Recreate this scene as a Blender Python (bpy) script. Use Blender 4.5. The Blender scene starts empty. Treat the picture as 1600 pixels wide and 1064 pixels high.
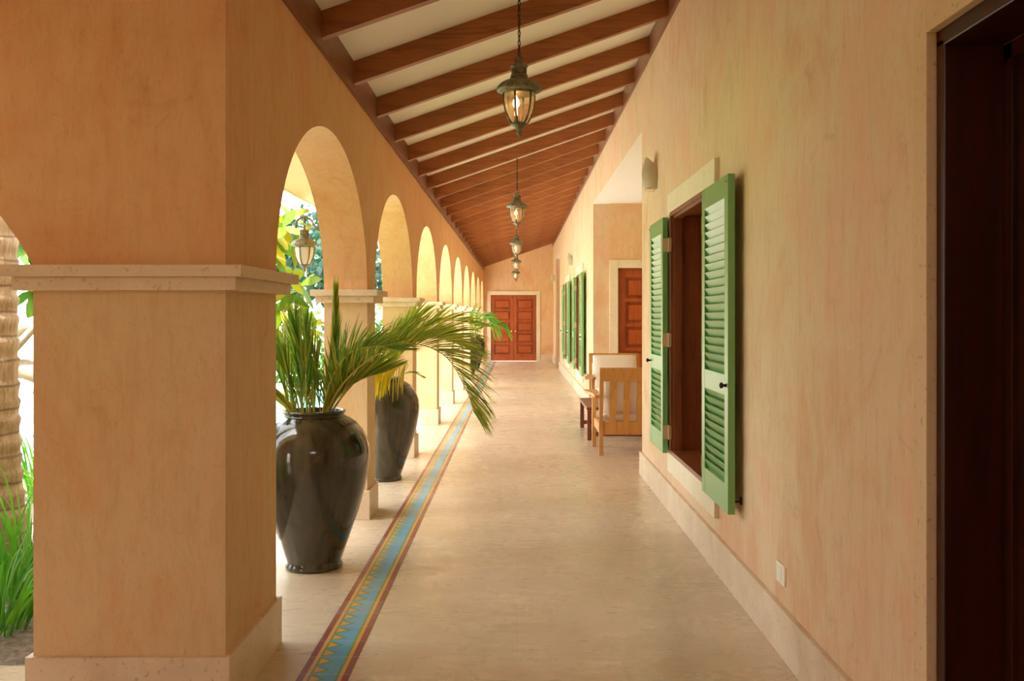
import bpy, bmesh, math, random
from mathutils import Vector, Matrix
R = math.radians
random.seed(7)
sc = bpy.context.scene
col = sc.collection

# ------------------------------------------------------------------ camera, sky, sun, exposure
cam_d = bpy.data.cameras.new('camera'); cam = bpy.data.objects.new('camera', cam_d); col.objects.link(cam)
cam.location = (0, 0, 1.51); cam.rotation_euler = (R(90), 0, 0)
cam_d.sensor_width = 36; cam_d.lens = 33.75; cam_d.shift_x = -0.005; cam_d.shift_y = -0.0244
cam_d.clip_end = 300
sc.camera = cam
world = bpy.data.worlds.new('sky'); sc.world = world; world.use_nodes = True
wn = world.node_tree; bg = wn.nodes['Background']
sky = wn.nodes.new('ShaderNodeTexSky'); sky.sky_type = 'NISHITA'; sky.sun_disc = False
sky.sun_elevation = R(62); sky.sun_rotation = R(230); sky.air_density = 1.0; sky.dust_density = 2.5; sky.ozone_density = 0.6
mixw = wn.nodes.new('ShaderNodeMix'); mixw.data_type = 'RGBA'; mixw.inputs[0].default_value = 0.72
mixw.inputs[7].default_value = (3.0, 2.95, 2.85, 1)
wn.links.new(sky.outputs[0], mixw.inputs[6]); wn.links.new(mixw.outputs[2], bg.inputs[0])
bg.inputs[1].default_value = 1.0
sun_d = bpy.data.lights.new('sun', 'SUN'); sun = bpy.data.objects.new('sun', sun_d); col.objects.link(sun)
sun_d.energy = 9.0; sun_d.angle = R(3); sun_d.color = (1.0, 0.95, 0.88)
sun.rotation_euler = Vector((0.30, 0.42, -1.0)).to_track_quat('-Z', 'Y').to_euler()
vs = sc.view_settings
vs.view_transform = 'Standard'; vs.look = 'None'; vs.gamma = 1; vs.use_curve_mapping = False
vs.exposure = 0.92
sc.cycles.max_bounces = 12; sc.cycles.diffuse_bounces = 8; sc.cycles.transparent_max_bounces = 16

# ------------------------------------------------------------------ helpers
class MB:
    """collects shapes and links them as ONE mesh object"""
    def __init__(s): s.bm = bmesh.new()
    def box(s, x0, x1, y0, y1, z0, z1, M=None, bev=0):
        b = bmesh.new() if bev else s.bm
        c = [Vector((x, y, z)) for x in (x0, x1) for y in (y0, y1) for z in (z0, z1)]
        if M: c = [M @ v for v in c]
        v = [b.verts.new(p) for p in c]
        for f in ((0,1,3,2),(4,6,7,5),(0,4,5,1),(2,3,7,6),(0,2,6,4),(1,5,7,3)): b.faces.new([v[i] for i in f])
        if bev:
            bmesh.ops.bevel(b, geom=b.edges[:], offset=bev, segments=2, affect='EDGES', profile=.6)
            s.merge(b)
        return s
    def merge(s, b):
        m = bpy.data.meshes.new('t'); b.to_mesh(m); b.free(); s.bm.from_mesh(m); bpy.data.meshes.remove(m)
    def lathe(s, prof, n=24, c=(0,0,0), M=None, smooth=True, squash=1):
        rings = []
        for r, z in prof:
            ring = []
            for i in range(n):
                a = 2*math.pi*i/n
                p = Vector((c[0]+r*math.cos(a), c[1]+r*squash*math.sin(a), c[2]+z))
                ring.append(s.bm.verts.new(M @ p if M else p))
            rings.append(ring)
        for a, b in zip(rings, rings[1:]):
            for i in range(n):
                f = s.bm.faces.new((a[i], a[(i+1)%n], b[(i+1)%n], b[i])); f.smooth = smooth
        s.bm.faces.new(rings[0][::-1]); s.bm.faces.new(rings[-1])
        return s
    def tube(s, pts, rad, n=8, cap=True, smooth=True):
        pts = [Vector(p) for p in pts]; rings = []
        rads = rad if isinstance(rad, (list, tuple)) else [rad]*len(pts)
        up = Vector((0,0,1))
        t0 = (pts[1]-pts[0]).normalized()
        if abs(t0.z) > .9: up = Vector((0,1,0))
        u = t0.cross(up).normalized()
        for i, p in enumerate(pts):
            t = (pts[min(i+1, len(pts)-1)]-pts[max(i-1, 0)]).normalized()
            u = (u - t*u.dot(t)).normalized(); w = t.cross(u)
            rings.append([s.bm.verts.new(p + rads[i]*(math.cos(2*math.pi*k/n)*u + math.sin(2*math.pi*k/n)*w)) for k in range(n)])
        for a, b in zip(rings, rings[1:]):
            for k in range(n):
                f = s.bm.faces.new((a[k], a[(k+1)%n], b[(k+1)%n], b[k])); f.smooth = smooth
        if cap: s.bm.faces.new(rings[0][::-1]); s.bm.faces.new(rings[-1])
        return s
    def prism(s, pts, axis, a, b):
        """outline (2D) pushed along an axis: 'x' -> pts are (y,z), 'y' -> (x,z), 'z' -> (x,y)"""
        def P(p, t): return {'x': (t, p[0], p[1]), 'y': (p[0], t, p[1]), 'z': (p[0], p[1], t)}[axis]
        A = [s.bm.verts.new(P(p, a)) for p in pts]; B = [s.bm.verts.new(P(p, b)) for p in pts]
        s.bm.faces.new(A); s.bm.faces.new(B[::-1])
        n = len(pts)
        for i in range(n): s.bm.faces.new((A[i], B[i], B[(i+1)%n], A[(i+1)%n]))
        return s
    def strip(s, pts, widths, wdir, fold=0):
        """leaf blade along pts"""
        L = []
        for i, p in enumerate(pts):
            w = wdir[i] if isinstance(wdir, list) else wdir
            L.append((s.bm.verts.new(p - w*widths[i]), s.bm.verts.new(p + w*widths[i])))
        for a, b in zip(L, L[1:]):
            f = s.bm.faces.new((a[0], a[1], b[1], b[0])); f.smooth = True
        return s
    def build(s, name, mat, parent=None, recalc=True):
        if recalc: bmesh.ops.recalc_face_normals(s.bm, faces=s.bm.faces[:])
        me = bpy.data.meshes.new(name); s.bm.to_mesh(me); s.bm.free()
        o = bpy.data.objects.new(name, me); col.objects.link(o)
        if mat: me.materials.append(mat)
        if parent: o.parent = parent
        return o

def struct(o): o['kind'] = 'structure'; return o
def tag(o, label, cat, group=None, kind=None):
    o['label'] = label; o['category'] = cat
    if group: o['group'] = group
    if kind: o['kind'] = kind
    return o
def empty(name, loc=(0,0,0), rz=0):
    o = bpy.data.objects.new(name, None); o.empty_display_size = .1; col.objects.link(o)
    o.location = loc; o.rotation_euler.z = rz
    return o
def copy_tree(o, loc=None, rz=None, scale=None, parent=None):
    c = o.copy(); col.objects.link(c)
    if parent: c.parent = parent
    for ch in list(o.children): copy_tree(ch, parent=c)
    if loc: c.location = loc
    if rz is not None: c.rotation_euler.z = rz
    if scale: c.scale = (scale,)*3
    return c

# ------------------------------------------------------------------ materials
def mat(name, base=(.5,.5,.5), rough=.6, metal=0, **kw):
    m = bpy.data.materials.new(name); m.use_nodes = True
    b = m.node_tree.nodes['Principled BSDF']
    b.inputs['Base Color'].default_value = (*base, 1); b.inputs['Roughness'].default_value = rough
    b.inputs['Metallic'].default_value = metal
    for k, v in kw.items(): b.inputs[k.replace('_', ' ')].default_value = v
    return m
class N:
    def __init__(s, m): s.m = m; s.t = m.node_tree; s.b = s.t.nodes['Principled BSDF']
    def n(s, typ, **kw):
        x = s.t.nodes.new(typ)
        for k, v in kw.items(): setattr(x, k, v)
        return x
    def l(s, a, b): s.t.links.new(a, b)
    def coords(s, scale=(1,1,1), obj=True):
        tc = s.n('ShaderNodeTexCoord'); mp = s.n('ShaderNodeMapping'); mp.inputs['Scale'].default_value = scale
        s.l(tc.outputs['Object' if obj else 'Generated'], mp.inputs[0]); return mp.outputs[0]
    def noise(s, vec, scale, detail=4, rough=.5, dist=0):
        x = s.n('ShaderNodeTexNoise'); s.l(vec, x.inputs['Vector'])
        x.inputs['Scale'].default_value = scale; x.inputs['Detail'].default_value = detail
        x.inputs['Roughness'].default_value = rough; x.inputs['Distortion'].default_value = dist
        return x.outputs[0]
    def ramp(s, fac, stops):
        r = s.n('ShaderNodeValToRGB'); e = r.color_ramp.elements
        while len(e) < len(stops): e.new(.5)
        for i, (p, c) in enumerate(stops): e[i].position = p; e[i].color = (*c, 1) if len(c) == 3 else c
        s.l(fac, r.inputs[0]); return r.outputs[0]
    def mix(s, fac, a, b, mode='MIX'):
        x = s.n('ShaderNodeMix'); x.data_type = 'RGBA'; x.blend_type = mode
        for i, v in ((0, fac), (6, a), (7, b)):
            if isinstance(v, (int, float)): x.inputs[i].default_value = v
            elif isinstance(v, tuple): x.inputs[i].default_value = (*v, 1)
            else: s.l(v, x.inputs[i])
        return x.outputs[2]
    def math(s, op, a, b=0, c=None):
        x = s.n('ShaderNodeMath', operation=op)
        for i, v in enumerate((a, b) if c is None else (a, b, c)):
            if isinstance(v, (int, float)): x.inputs[i].default_value = v
            else: s.l(v, x.inputs[i])
        return x.outputs[0]
    def bump(s, h, strength, dist=.01):
        x = s.n('ShaderNodeBump'); x.inputs['Strength'].default_value = strength; x.inputs['Distance'].default_value = dist
        s.l(h, x.inputs['Height']); s.l(x.outputs[0], s.b.inputs['Normal'])
    def color(s, c): s.l(c, s.b.inputs['Base Color'])

def stucco(name, a, b, c, bumps=.35):
    m = mat(name, a, .85); k = N(m)
    v = k.coords((1,1,1)); vs_ = k.coords((9, 9, 1.8))
    big = k.noise(k.coords((1,1,.7)), 1.5, 7, .68, .6); streak = k.noise(vs_, 2.2, 6, .65); fine = k.noise(v, 60, 3, .6)
    base = k.ramp(big, [(.34, a), (.50, b), (.64, c)])
    st = k.ramp(streak, [(.30, (.86,.80,.72)), (.52, (1,1,1)), (.8, (1.0,1.0,1.0))])
    x = k.mix(.55, base, st, 'MULTIPLY')
    grit = k.noise(k.coords((30, 30, 9)), 2.0, 6, .8, .8)
    fs = k.ramp(grit, [(.28, (.80,.70,.58)), (.46, (1,1,1)), (1, (1,1,1))])
    x = k.mix(.75, x, fs, 'MULTIPLY')
    low = k.noise(k.coords((1.2,1.2,1.6)), 2.6, 6, .75, 1.0)
    x = k.mix(.6, x, k.ramp(low, [(.30, (.80,.70,.62)), (.40, (1,1,1)), (1, (1,1,1))]), 'MULTIPLY')
    k.color(x)
    sc_ = k.noise(k.coords((22, 22, 6)), 2.0, 5, .75, 1.2)
    k.bump(k.math('ADD', k.math('MULTIPLY', sc_, .8), k.math('MULTIPLY', fine, .5)), bumps, .006)
    return m
M = {}
M['stucco'] = stucco('peach stucco', (.74,.44,.22), (.80,.56,.32), (.80,.48,.26))
M['stucco_pale'] = stucco('pale stucco', (.74,.45,.26), (.78,.59,.38), (.81,.50,.32))
M['stucco_left'] = stucco('orange stucco', (.74,.385,.165), (.78,.48,.235), (.77,.41,.19))
def stone(name, a, b, rough=.6, sc_=3.0, spots=True):
    m = mat(name, a, rough); k = N(m); v = k.coords((1,1,1))
    n1 = k.noise(v, sc_, 6, .6, .8); n2 = k.noise(v, 45, 3, .6)
    c = k.ramp(n1, [(.3, a), (.7, b)])
    if spots: c = k.mix(.7, c, k.ramp(n2, [(.3, (.62,.50,.36)), (.40, (1,1,1)), (1, (1,1,1))]), 'MULTIPLY')
    k.color(c); k.bump(n2, .12, .004); return m
M['stone'] = stone('cast stone', (.70,.53,.345), (.80,.65,.46))
M['stone_base'] = stone('skirting stone', (.66,.50,.33), (.82,.68,.50), .45)
M['trim'] = stone('cream stone trim', (.80,.69,.49), (.86,.77,.58), .6)
M['trim_plain'] = stone('plain door surround', (.70,.50,.29), (.75,.56,.34), .75)
M['white'] = mat('white ceiling paint', (.90,.84,.74), .8)
M['soffit'] = mat('peach soffit plaster', (.86,.66,.42), .85)
def wood(name, dark, light, rough=.4, axis=0, scale=1.0, knots=True):
    m = mat(name, light, rough); k = N(m)
    s_ = [14, 14, 14]; s_[axis] = 1.1
    v = k.coords(tuple(q*scale for q in s_))
    g = k.noise(v, 1.6, 6, .6, 1.2)
    c = k.ramp(g, [(.25, dark), (.55, light), (.8, tuple(.5*(p+q) for p, q in zip(dark, light)))])
    big = k.noise(k.coords((1,1,1)), 1.7, 2, .5)
    c = k.mix(.5, c, k.ramp(big, [(.3, (.6,.55,.5)), (.65, (1.0,1.0,1.0))]), 'MULTIPLY')
    if knots:
        kn = k.n('ShaderNodeTexVoronoi'); kn.inputs['Scale'].default_value = 2.6; k.l(k.coords((1,1,1)), kn.inputs['Vector'])
        c = k.mix(k.ramp(kn.outputs['Distance'], [(.05, (.8,.8,.8)), (.10, (0,0,0))]), c, tuple(q*.35 for q in dark))
    k.color(c); k.bump(g, .12, .003); return m
M['rafter'] = wood('rafter timber', (.20,.06,.014), (.42,.145,.035), .40, 0)
M['plate'] = wood('plate timber', (.15,.05,.025), (.26,.10,.05), .38, 1, 1, False)
M['door'] = wood('red door timber', (.28,.05,.010), (.50,.11,.022), .35, 2, 1, False)
M['dark_door'] = wood('dark mahogany', (.006,.002,.0008), (.060,.0085,.002), .35, 2, .55, False)
M['frame_wood'] = wood('brown frame timber', (.13,.035,.010), (.30,.085,.022), .35, 2, 1, False)
M['teak'] = wood('golden teak', (.48,.21,.05), (.66,.33,.085), .4, 2, 1, False)
M['red_wood'] = wood('red brown table timber', (.13,.025,.01), (.24,.055,.025), .35, 0, 1, False)
M['green'] = mat('green shutter paint', (.17,.40,.12), .36, Coat_Weight=.22, Coat_Roughness=.30)
M['green_edge'] = M['green']
M['brass'] = mat('aged brass', (.62,.47,.26), .45, .4)
M['knob'] = mat('polished brass', (.85,.68,.36), .25, 1)
M['bronze'] = mat('verdigris bronze', (.12,.10,.06), .5, .55)
k = N(M['bronze']); nz = k.noise(k.coords(), 30, 4, .6); k.color(k.ramp(nz, [(.35, (.13,.105,.05)), (.65, (.28,.28,.18))]))
M['iron'] = mat('dark metal', (.05,.04,.03), .45, .8)
M['plastic'] = mat('white plastic', (.90,.84,.72), .35)
M['ceramic'] = mat('white ceramic', (.80,.70,.52), .35)
M['cushion'] = mat('white canvas', (.80,.71,.60), .9)
M['soil'] = mat('potting soil', (.05,.03,.018), .95)
M['bulb'] = mat('lamp bulb', (1,.8,.5), .4, Emission_Color=(1,.58,.24,1), Emission_Strength=9)
def glass_mat(name, tint, alpha, rough=.08):
    m = bpy.data.materials.new(name); m.use_nodes = True; t = m.node_tree; t.nodes.clear()
    o = t.nodes.new('ShaderNodeOutputMaterial'); mx = t.nodes.new('ShaderNodeMixShader'); tr = t.nodes.new('ShaderNodeBsdfTransparent')
    p = t.nodes.new('ShaderNodeBsdfPrincipled'); p.inputs['Base Color'].default_value = (*tint, 1); p.inputs['Roughness'].default_value = rough
    tr.inputs[0].default_value = (1, .96, .88, 1); mx.inputs[0].default_value = alpha
    t.links.new(tr.outputs[0], mx.inputs[1]); t.links.new(p.outputs[0], mx.inputs[2]); t.links.new(mx.outputs[0], o.inputs[0]); return m
M['lamp_glass'] = glass_mat('seeded lamp glass', (.80,.64,.48), .30)
M['frost_glass'] = glass_mat('pale lamp glass', (.9,.88,.82), .6)
M['pane'] = glass_mat('window pane', (.05,.05,.05), .5, .02)
# glaze
m = mat('black brown glaze', (.035,.026,.014), .10, Coat_Weight=.4, Coat_Roughness=.04); k = N(m); M['glaze'] = m
v = k.coords((8, 8, .7)); n1 = k.noise(v, 2, 5, .6, .5)
k.color(k.ramp(n1, [(.3, (.026,.020,.010)), (.7, (.058,.045,.023))]))
k.b.inputs['Specular IOR Level'].default_value = .5
k.bump(k.noise(k.coords((1,1,3)), 5, 2, .5), .025, .01)
def leafmat(name, a, b, c, rough=.45, tl=.45):
    m = mat(name, a, rough); k = N(m)
    geo = k.n('ShaderNodeNewGeometry')
    c_ = k.ramp(geo.outputs['Random Per Island'], [(0, a), (.5, b), (1, c)])
    k.color(c_)
    tr = k.n('ShaderNodeBsdfTranslucent'); k.l(c_, tr.inputs[0]); mx = k.n('ShaderNodeMixShader'); mx.inputs[0].default_value = tl
    out = k.t.nodes['Material Output']; k.l(k.b.outputs[0], mx.inputs[1]); k.l(tr.outputs[0], mx.inputs[2]); k.l(mx.outputs[0], out.inputs[0])
    return m
M['frond'] = leafmat('palm leaflets', (.12,.25,.015), (.32,.40,.03), (.60,.50,.07), tl=.5)
M['frond_yellow'] = leafmat('yellow palm leaflets', (.50,.42,.01), (.60,.44,.012), (.70,.46,.015))
M['frond_dark'] = leafmat('deep green leaflets', (.07,.20,.015), (.19,.33,.025), (.46,.42,.05), tl=.5)
M['frond_far'] = leafmat('bright green leaflets', (.10,.34,.05), (.22,.48,.04), (.40,.55,.05))
M['rachis'] = mat('palm rib', (.50,.46,.10), .5)
M['grass_blade'] = leafmat('grass blades', (.05,.20,.02), (.12,.38,.02), (.25,.50,.04))
M['leaf_yellow'] = leafmat('yellow green leaves', (.06,.17,.006), (.17,.26,.010), (.42,.33,.012), tl=.35)
M['leaf_mid'] = leafmat('fresh green leaves', (.03,.11,.012), (.07,.17,.018), (.16,.24,.03))
M['leaf_deep'] = leafmat('deep green leaves', (.012,.05,.032), (.03,.09,.055), (.06,.13,.07))
M['bark'] = stone('grey limb bark', (.30,.24,.17), (.50,.42,.32), .9, 6)
# palm trunk
m = mat('ringed palm bark', (.5,.35,.2), .9); k = N(m); M['palm_bark'] = m
v = k.coords((1,1,1)); w = k.n('ShaderNodeTexWave', wave_type='BANDS', bands_direction='Z'); k.l(v, w.inputs[0]); w.inputs['Scale'].default_value = 2.2; w.inputs['Distortion'].default_value = 2.5; w.inputs['Detail'].default_value = 3
fib = k.noise(k.coords((40, 40, 3)), 1.5, 4, .7)
cc = k.ramp(fib, [(.3, (.34,.22,.11)), (.6, (.62,.47,.30))])
k.color(k.mix(k.ramp(w.outputs[0], [(.0, (.7,.7,.7)), (.05, (0,0,0))]), cc, (.18,.11,.06))); k.bump(k.math('ADD', w.outputs[0], fib), .6, .015)
# floor
m = mat('travertine floor', (.8,.65,.45), .28); k = N(m); M['floor'] = m
v = k.coords((1,1,1))
br = k.n('ShaderNodeTexBrick'); k.l(v, br.inputs[0]); br.offset = 0.5
for q, val in (('Scale', 1.0), ('Mortar Size', .0016), ('Mortar Smooth', .3), ('Brick Width', .92), ('Row Height', .61), ('Bias', 0)): br.inputs[q].default_value = val
br.inputs['Color1'].default_value = (.93,.93,.93,1); br.inputs['Color2'].default_value = (1,1,1,1); br.inputs['Mortar'].default_value = (.74,.68,.60,1)
vein = k.noise(k.coords((1.2, 2.8, 1)), 2.4, 9, .70, 1.4); cloud = k.noise(v, 1.2, 4, .55)
c1 = k.ramp(vein, [(.25, (.61,.475,.32)), (.42, (.68,.55,.395)), (.58, (.715,.60,.445)), (.74, (.79,.69,.55))])
c2 = k.ramp(cloud, [(.3, (.90,.86,.80)), (.7, (1,1,1))])
k.color(k.mix(1, k.mix(.9, c1, c2, 'MULTIPLY'), br.outputs['Color'], 'MULTIPLY'))
k.l(k.ramp(vein, [(.3, (.40,.40,.40)), (.7, (.20,.20,.20))]), k.b.inputs['Roughness'])
k.bump(br.outputs['Fac'], -.15, .002)
# border tiles: x measured across the strip (-.107..+.107), y along it
m = mat('encaustic border tiles', (.2,.4,.5), .35); k = N(m); M['border'] = m
tc = k.n('ShaderNodeTexCoord'); sp = k.n('ShaderNodeSeparateXYZ'); k.l(tc.outputs['Object'], sp.inputs[0])
X, Y = sp.outputs[0], sp.outputs[1]
ax = k.math('ABSOLUTE', X)
tooth = k.math('ABSOLUTE', k.math('SUBTRACT', k.math('FRACT', k.math('DIVIDE', Y, .103)), .5))   # 0 at tip, .5 between
lim = k.math('SUBTRACT', .014, k.math('MULTIPLY', tooth, .13))           # yellow triangle reaches to x=lim
is_y = k.math('LESS_THAN', X, k.math('SUBTRACT', lim, .022)); is_g = k.math('LESS_THAN', X, lim)
lim2 = k.math('ADD', .052, k.math('MULTIPLY', tooth, -.02))
blue = k.mix(k.noise(k.coords(), 14, 3, .6), (.06,.27,.50), (.14,.42,.52))
green = (.13,.27,.09); yel = (.70,.33,.05); mar = (.22,.045,.035)
c = k.mix(k.math('GREATER_THAN', X, lim2), blue, (.14,.36,.32))
c = k.mix(is_g, c, green); c = k.mix(is_y, c, yel)
c = k.mix(k.math('GREATER_THAN', ax, .052), c, green)
c = k.mix(k.math('GREATER_THAN', ax, .063), c, yel)
c = k.mix(k.math('GREATER_THAN', ax, .079), c, mar)
fade = k.n('ShaderNodeTexWhiteNoise', noise_dimensions='1D'); k.l(k.math('FLOOR', k.math('DIVIDE', Y, .206)), fade.inputs['W'])
c = k.mix(k.math('MULTIPLY', fade.outputs[0], .22), c, (.66,.56,.42))
jt = k.math('LESS_THAN', k.math('FRACT', k.math('DIVIDE', Y, .206)), .018)
c = k.mix(k.math('MULTIPLY', jt, .6), c, (.7,.6,.45)); k.color(c)
# outdoors
M['lawn'] = stone('lawn', (.16,.36,.04), (.34,.52,.08), .9, 8, False)
M['deck'] = mat('white pool paving', (.78,.75,.70), .6)
M['mulch'] = stone('mulch', (.10,.07,.05), (.32,.25,.19), .95, 22)
m = mat('pool water', (.10,.55,.60), .05, Specular_IOR_Level=.8); k = N(m); M['water'] = m
k.bump(k.noise(k.coords(), 3, 3, .5), .25, .05)

# ------------------------------------------------------------------ dimensions
XL, XLo = -1.11, -1.43            # arcade wall inner / outer face
XR = 1.19                         # house wall face
YE = 31.8                         # end wall
ZS, AR = 1.70, .91                # arch springing, arch rise
PITCH, CD = 3.085, .40
piers = [(4.422 + PITCH*i - CD, 4.422 + PITCH*i) for i in range(1, 9)]
def ceil_z(x): return 3.20 + .347*(x + 1.085)
RB = -4.0                         # how far the building runs behind the camera

# ------------------------------------------------------------------ floor and ground
f = MB().box(-1.70, 4.0, RB, YE, -.12, 0)
f.box(-9.0, -1.70, RB, 4.14, -.12, 0)
struct(f.build('floor', M['floor']))
o = MB().box(-.107, .107, 0, YE-RB-.02, 0, .002).build('trim_1', M['border']); o.location = (-.808, RB, .0); struct(o)

# ------------------------------------------------------------------ left arcade wall
def arc(y0, y1, n=36, z=ZS, rise=AR):
    c, a = (y0+y1)/2, (y1-y0)/2
    return [(c - a*math.cos(math.pi*i/n), z + rise*math.sin(math.pi*i/n)) for i in range(n+1)]
edges = [4.422] + [q for p in piers for q in p] + [YE-.25]
pts = [(4.422, 3.08)]
for i in range(0, len(edges), 2): pts += arc(edges[i], edges[i+1])
pts += [(YE, ZS), (YE, 3.08)]
w = MB().prism(pts, 'x', XLo, XL)
struct(w.build('wall_left', M['stucco_left']))
# cross wall with the first big pier: segmental arch to its left
XP = -1.842
w = MB()
Rr, sp_ = 1.2, R(62); hs = Rr*math.sin(sp_); cx = XP - hs; cz = ZS - Rr*math.cos(sp_)
seg = [(cx + Rr*math.sin(sp_ - 2*sp_*i/24), cz + Rr*math.cos(sp_ - 2*sp_*i/24)) for i in range(25)]
XQ = cx - hs
w.prism([(XL, 3.08), (XL, ZS)] + seg + [(XQ-.732, ZS), (XQ-.732, 3.08)], 'y', 3.655, 4.422)
struct(w.build('wall_terrace', M['stucco_left']))

ordn = ['first','second','third','fourth','fifth','sixth','seventh','eighth','ninth','tenth','eleventh','twelfth','thirteenth','fourteenth','fifteenth',
        'sixteenth','seventeenth','eighteenth','nineteenth','twentieth','twenty first','twenty second','twenty third','twenty fourth','twenty fifth','twenty sixth','twenty seventh']
def column(x0, x1, y0, y1, label, z0=0, cap_clip=None):
    e = empty('column', ((x0+x1)/2, (y0+y1)/2, z0))
    ox, oy = -(x0+x1)/2, -(y0+y1)/2
    T = Matrix.Translation((ox, oy, -z0))
    MB().box(x0, x1, y0, y1, z0, ZS-.09, T).build('shaft', M['stucco_col'], e)
    b = .022
    MB().box(x0-b, x1+b, y0-b, y1+b, z0, .215, T, bev=.004).build('base', M['stone_base'], e)
    c = MB().box(x0-.054, x1+.054, y0-.054, y1+.054, 1.605, 1.655, T, bev=.003)
    c.box(x0-.086, x1+.086, y0-.086, y1+.086, 1.655, 1.70, T, bev=.003)
    c.build('capital', M['stone'], e)
    tag(e, label, 'column', 'arcade columns')
    return e
M['stucco_col'] = stucco('column stucco', (.73,.44,.21), (.74,.54,.30), (.76,.49,.26))
column(XP, XL, 3.655, 4.422, 'massive square plaster pier nearest the camera, left foreground')
column(XQ-.732, XQ, 3.655, 4.422, 'plaster pier across the terrace arch, left of the massive foreground pier')
clab = ['slim plaster column between the two nearest black vases', 'slim plaster column just behind the second nearest black vase',
        'slim plaster column below the spring of the third and fourth arches', 'slim plaster column, fifth of the row counting the big pier first',
        'slim plaster column, sixth of the row counting the big pier first', 'slim plaster column right before the two far vases',
        'slim plaster column between the two far vases', 'slim plaster column beyond the two far vases, last before the end wall']
for (y0, y1), lb in zip(piers, clab): column(XLo, XL, y0, y1, lb)

# ------------------------------------------------------------------ right (house) wall
def wall_boxes(mb, y0, y1, z0, z1, holes, x0=XR, x1=XR+.25):
    y = y0
    for (a, b, c, d) in sorted(holes):
        mb.box(x0, x1, y, a, z0, z1)
        if c > z0: mb.box(x0, x1, a, b, z0, c)
        mb.box(x0, x1, a, b, d, z1); y = b
    mb.box(x0, x1, y, y1, z0, z1)
WIN = [(5.80, 7.27), (17.25, 18.72), (21.55, 23.02)]
WZ = (.465, 2.29)
ZW = 3.99
w = MB()
wall_boxes(w, RB, 9.14, 0, ZW, [(1.72, 2.78, 0, 2.33), (WIN[0][0], WIN[0][1], *WZ)])
wall_boxes(w, 15.0, 26.8, 0, ZW, [(WIN[1][0], WIN[1][1], *WZ), (WIN[2][0], WIN[2][1], *WZ)])
w.box(XR, XR+.25, 29.5, YE, 0, ZW)
w.box(XR, XR+.25, 9.14, 15.0, 3.26, ZW); w.box(XR, XR+.25, 26.8, 29.5, 3.26, ZW)
struct(w.build('wall_right', M['stucco_pale']))
w = MB().box(XR+.25, 4.0, 8.89, 9.14, 0, 3.26).box(XR+.25, 4.0, 26.55, 26.8, 0, 3.26).box(4.0, 4.2, RB, YE+.2, 0, 4.9)
struct(w.build('wall_house', M['stucco']))
# recess walls that face the camera
DX0, DX1, DZ = 1.575, 2.50, 2.25
w = MB().box(XR+.25, DX0, 15.0, 15.2, 0, 3.26).box(DX1, 4.0, 15.0, 15.2, 0, 3.26).box(DX0, DX1, 15.0, 15.2, DZ, 3.26)
w.box(XR+.25, 4.0, 29.5, 29.7, 0, 3.26)
struct(w.build('wall_recess', M['stucco']))
struct(MB().box(XR+.002, XR+.26, 9.141, 14.999, 3.252, 3.262).box(XR+.002, XR+.26, 26.801, 29.499, 3.252, 3.262).box(XR+.25, 4.0, RB, 9.14, 3.26, 3.36).box(XR+.25, 4.0, 9.14, YE, 3.26, 3.36).build('ceiling_recess', M['white']))
# end wall
EX0, EX1, EZ = -.87, .636, 2.19
w = MB().box(XLo, EX0, YE, YE+.25, 0, 4.1).box(EX1, 4.0, YE, YE+.25, 0, 4.1).box(EX0, EX1, YE, YE+.25, EZ, 4.1)
w.box(XLo, XL, YE-.25, YE-.001, 0, ZS)
struct(w.build('wall_end', M['stucco']))

# baseboards
bh, bt = .215, .025
b = MB(); 
for y0, y1 in ((2.87, 9.14+bt), (15.0-bt, 26.8+bt), (29.5-bt, YE), (RB, 1.60)): b.box(XR-bt, XR, y0, y1, 0, bh, bev=.003)
struct(b.build('baseboard_right', M['stone_base']))
b = MB().box(XR, 4.0, 9.14, 9.14+bt, 0, bh).box(XR, DX0-.13, 15-bt, 15, 0, bh).box(DX1+.13, 4.0, 15-bt, 15, 0, bh).box(4-bt, 4, 9.14+bt, 15-bt, 0, bh)
b.box(XR, 4.0, 29.5-bt, 29.5, 0, bh).box(XR, 4.0, 26.8, 26.8+bt, 0, bh)
struct(b.build('baseboard_recess', M['stone_base']))
b = MB().box(XL, EX0-.127, YE-bt, YE, 0, bh).box(EX1+.127, XR-bt, YE-bt, YE, 0, bh)
struct(b.build('baseboard_end', M['stone_base']))

# ------------------------------------------------------------------ roof
def sloped(mb, x0, x1, y0, y1, za0, za1, zb0, zb1):
    """box with its bottom at za0(x0)..za1(x1) and top at zb0..zb1"""
    mb.prism([(x0, za0), (x1, za1), (x1, zb1), (x0, zb0)], 'y', y0, y1); return mb
r = MB(); sloped(r, -1.3, 4.2, RB, YE+.3, ceil_z(-1.3), ceil_z(4.2), ceil_z(-1.3)+.12, ceil_z(4.2)+.12)
struct(r.build('ceiling', M['white']))
r = MB(); sloped(r, -2.13, -1.43, RB, YE+.3, 2.67, 2.95, 2.80, 3.27)
r.box(-1.43, -1.30, RB, YE+.3, 3.08, 3.24)
struct(r.build('ceiling_eave', M['soffit']))
struct(MB().box(-2.16, -2.131, RB, YE+.3, 2.66, 2.84).build('trim_2', M['white']))
# covered terrace beside and behind the camera
struct(MB().box(-6.0, XLo, RB, 4.5, 3.25, 3.37).build('ceiling_terrace', M['white']))
struct(MB().box(-6.0, 4.0, RB-.25, RB, 0, 3.1).build('wall_back', M['stucco']))
struct(MB().box(-6.25, -6.0, RB-.25, -.9, 0, 3.3).box(-6.25, -6.0, .5, 4.14, 0, 3.3).box(-6.25, -6.0, -.9, .5, 2.2, 3.3).build('wall_terrace_light_block', M['stucco']))  # unseen wall added to block side light; its opening sets near brightness
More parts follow.
